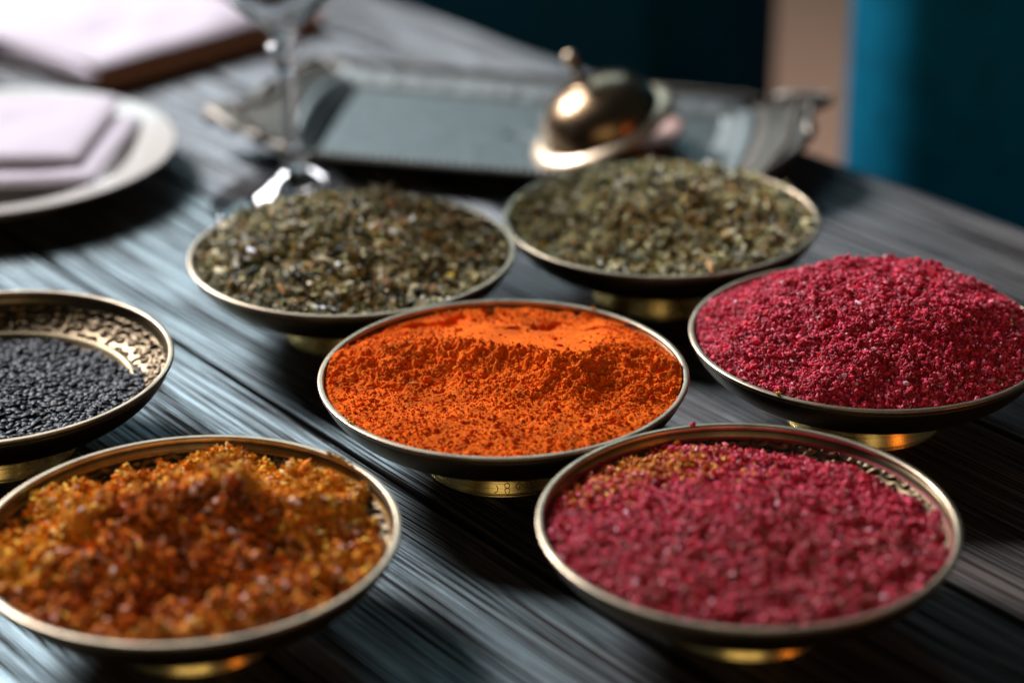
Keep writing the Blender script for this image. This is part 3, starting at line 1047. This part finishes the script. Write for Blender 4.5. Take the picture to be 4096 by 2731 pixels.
def ring_surface(rings, n_mid, th, name, mat, parent):
    """loft rings (list of (xy,z)); double sided with thickness th"""
    L = []
    for k in range(len(rings) - 1):
        for q in np.linspace(0, 1, n_mid, endpoint=False):
            L.append(np.c_[rings[k][0] * (1 - q) + rings[k + 1][0] * q, rings[k][1] * (1 - q) + rings[k + 1][1] * q])
    L.append(np.c_[rings[-1][0], rings[-1][1]])
    A = np.stack(L, 1)                 # (nring, nprof, 3)
    B = A[:, ::-1].copy(); B[..., 2] -= th
    W = np.concatenate([A, B], 1)
    nu, nv = W.shape[:2]
    F = [grid_faces(nu, nv)]
    i = np.arange(nu); i2 = (i + 1) % nu
    F.append(np.stack([i * nv + nv - 1, i2 * nv + nv - 1, i2 * nv, i * nv], -1))
    return link(name, mesh_np(name, W.reshape(-1, 3), F), mat, parent)


# floor plate of the tray
me = None
cx0 = r0.mean(0)
k_ = 10
Vf = []
for q in np.linspace(0, 1, k_):
    Vf.append(np.c_[cx0 + (r0 - cx0) * (1 - q * .999), np.full(len(r0), ZF)])
Vf = np.stack(Vf, 1)
Vf2 = Vf[:, ::-1].copy(); Vf2[..., 2] -= .02
Wf = np.concatenate([Vf, Vf2], 1)
link('tray_floor', mesh_np('tray_floor', Wf.reshape(-1, 3), grid_faces(*Wf.shape[:2])), M_SILVER, tray)
ring_surface([(r0, z0), (r1, z1)], 4, .018, 'tray_wall', M_SILVER, tray)
ring_surface([(r1, z1), (r2, z2)], 6, .018, 'tray_border', M_SILVER_ORN, tray)
# beads along the border, joined (far too many and blurred)
bead = []
rb = (r1 * .35 + r2 * .65); zb = z1 * .35 + z2 * .65 + .012
cum = np.r_[0, np.cumsum(np.linalg.norm(np.roll(rb, -1, 0) - rb, axis=1))]
ss = np.arange(0, cum[-1], .062)
ii = np.searchsorted(cum, ss, 'right') - 1
fr = (ss - cum[ii]) / (cum[ii + 1] - cum[ii] + 1e-9)
Pb = rb[ii] * (1 - fr)[:, None] + rb[(ii + 1) % len(rb)] * fr[:, None]
zz = zb[ii] * (1 - fr) + zb[(ii + 1) % len(rb)] * fr
v, f, cc = scatter(([ICO_V], ICO_F), np.c_[Pb, zz], rotations(len(Pb), 1), np.full((len(Pb), 3), .027), np.ones((len(Pb), 3)))
o = link('bead_row', mesh_np('bead_row', v, f, True), M_SILVER_ORN, tray)
tag(o, kind='stuff')
# scroll rolls on the horns
for pts in ([(-1.60, 15.14, .21), (-1.95, 15.45, .25), (-2.28, 15.86, .24)],
            [(-2.26, 15.88, .25), (-1.98, 16.02, .29), (-1.84, 16.35, .31), (-1.74, 16.70, .29), (-1.70, 17.02, .25), (-1.50, 17.22, .23)],
            [(2.02, 16.10, .25), (2.40, 15.84, .35), (2.22, 15.45, .39), (2.15, 15.08, .39), (2.08, 14.78, .34), (1.64, 14.28, .22)]):
    q = spline(pts, 12)
    link('scroll_roll', tube('scroll_roll', q, .035 + .018 * np.sin(np.linspace(0, 22, len(q))), 10), M_SILVER_ORN, tray)
for (x, y) in ((-1.2, 15.5), (-1.05, 16.6), (1.35, 15.85), (1.1, 14.75)):
    fo = link('tray_foot', lathe('tray_foot', [(0, ZF - .02), (.07, ZF - .02), (.05, .05), (.075, .012), (.07, 0), (0, 0)], 20), M_SILVER_ORN, tray)
    fo.location = (x * U, y * U, 0)

# ------------------------------------------------------------------ domed brass lid resting tilted on an added little dish
dish = link('lid_prop_dish', lathe('lid_prop_dish', spline([(0, .03), (.25, .035), (.38, .09), (.43, .15)], 5).tolist() + [(.445, .15), (.44, .135)] +
            spline([(.40, .08), (.27, .01), (.2, 0), (0, 0)], 4).tolist(), 64), M_LEATHER)
dish.location = (.83 * U, 15.42 * U, (ZF + .001) * U)  # added prop for the lid; its brown stands in for a reflection
tag(dish, 'added low dish, brown as a lid reflection, on the tray under the domed lid', 'dish')
lid = empty('domed_lid', (.665 * U, 15.25 * U, (ZF + .235) * U))
lid.rotation_euler = (math.radians(4), math.radians(-24), math.radians(0))
tag(lid, 'small domed brass lid with ball finial leaning on the tray', 'lid')
link('dome', lathe('dome', spline([(.46, .02), (.45, .08), (.41, .165), (.33, .25), (.20, .315), (.07, .345), (0, .35)], 6).tolist(), 72), M_LID, lid)
link('lid_rim', lathe('lid_rim', spline([(.44, .03), (.50, .022), (.55, -.005), (.56, -.03), (.54, -.045), (.46, -.02), (.43, -.005), (.44, .03)], 4).tolist(), 72), M_RIM, lid)
link('finial', lathe('finial', spline([(.10, .335), (.045, .36), (.030, .40), (.030, .47), (.042, .49), (.030, .51)], 4).tolist(), 24), M_LID, lid)
link('finial_ball', lathe('finial_ball', [(0, .50)] + [(.055 * math.sin(a), .555 - .058 * math.cos(a)) for a in np.linspace(.1, math.pi - .05, 14)] + [(0, .612)], 24), M_RIM, lid)


# ------------------------------------------------------------------ velvet chairs beyond the table
def chair(cx_, cy_, label, M_VELVET, az=-30):
    c = empty('velvet_chair', (cx_ * U, cy_ * U, -0.75), math.radians(az))
    tag(c, label, 'chair', 'velvet chairs along the far side of the table')
    b_ = link('backrest', rounded_box('backrest', 6.6, 2.0, 8.4, .95, 10), M_VELVET, c)
    b_.location = (0, 1.0 * U, 5.2 * U)
    s2_ = link('seat', rounded_box('seat', 6.4, 6.0, 1.7, .5, 5), M_VELVET, c)
    s2_.location = (0, -2.9 * U, 4.0 * U)
    for lx in (-2.7, 2.7):
        for ly in (-5.2, 1.0):
            l_ = link('leg', lathe('leg', [(0, 0), (.16, 0), (.28, 4.1), (0, 4.1)], 16), M_LEG, c)
            l_.location = (lx * U, ly * U, 0)


chair(-.73, 22.6, 'petrol velvet chair in painted shade behind the tray, left one beyond the table', M_VELVET)
chair(5.98, 18.50, 'petrol blue velvet chair with lit edge, right one beyond the table', M_VELVET_LIT, -23)
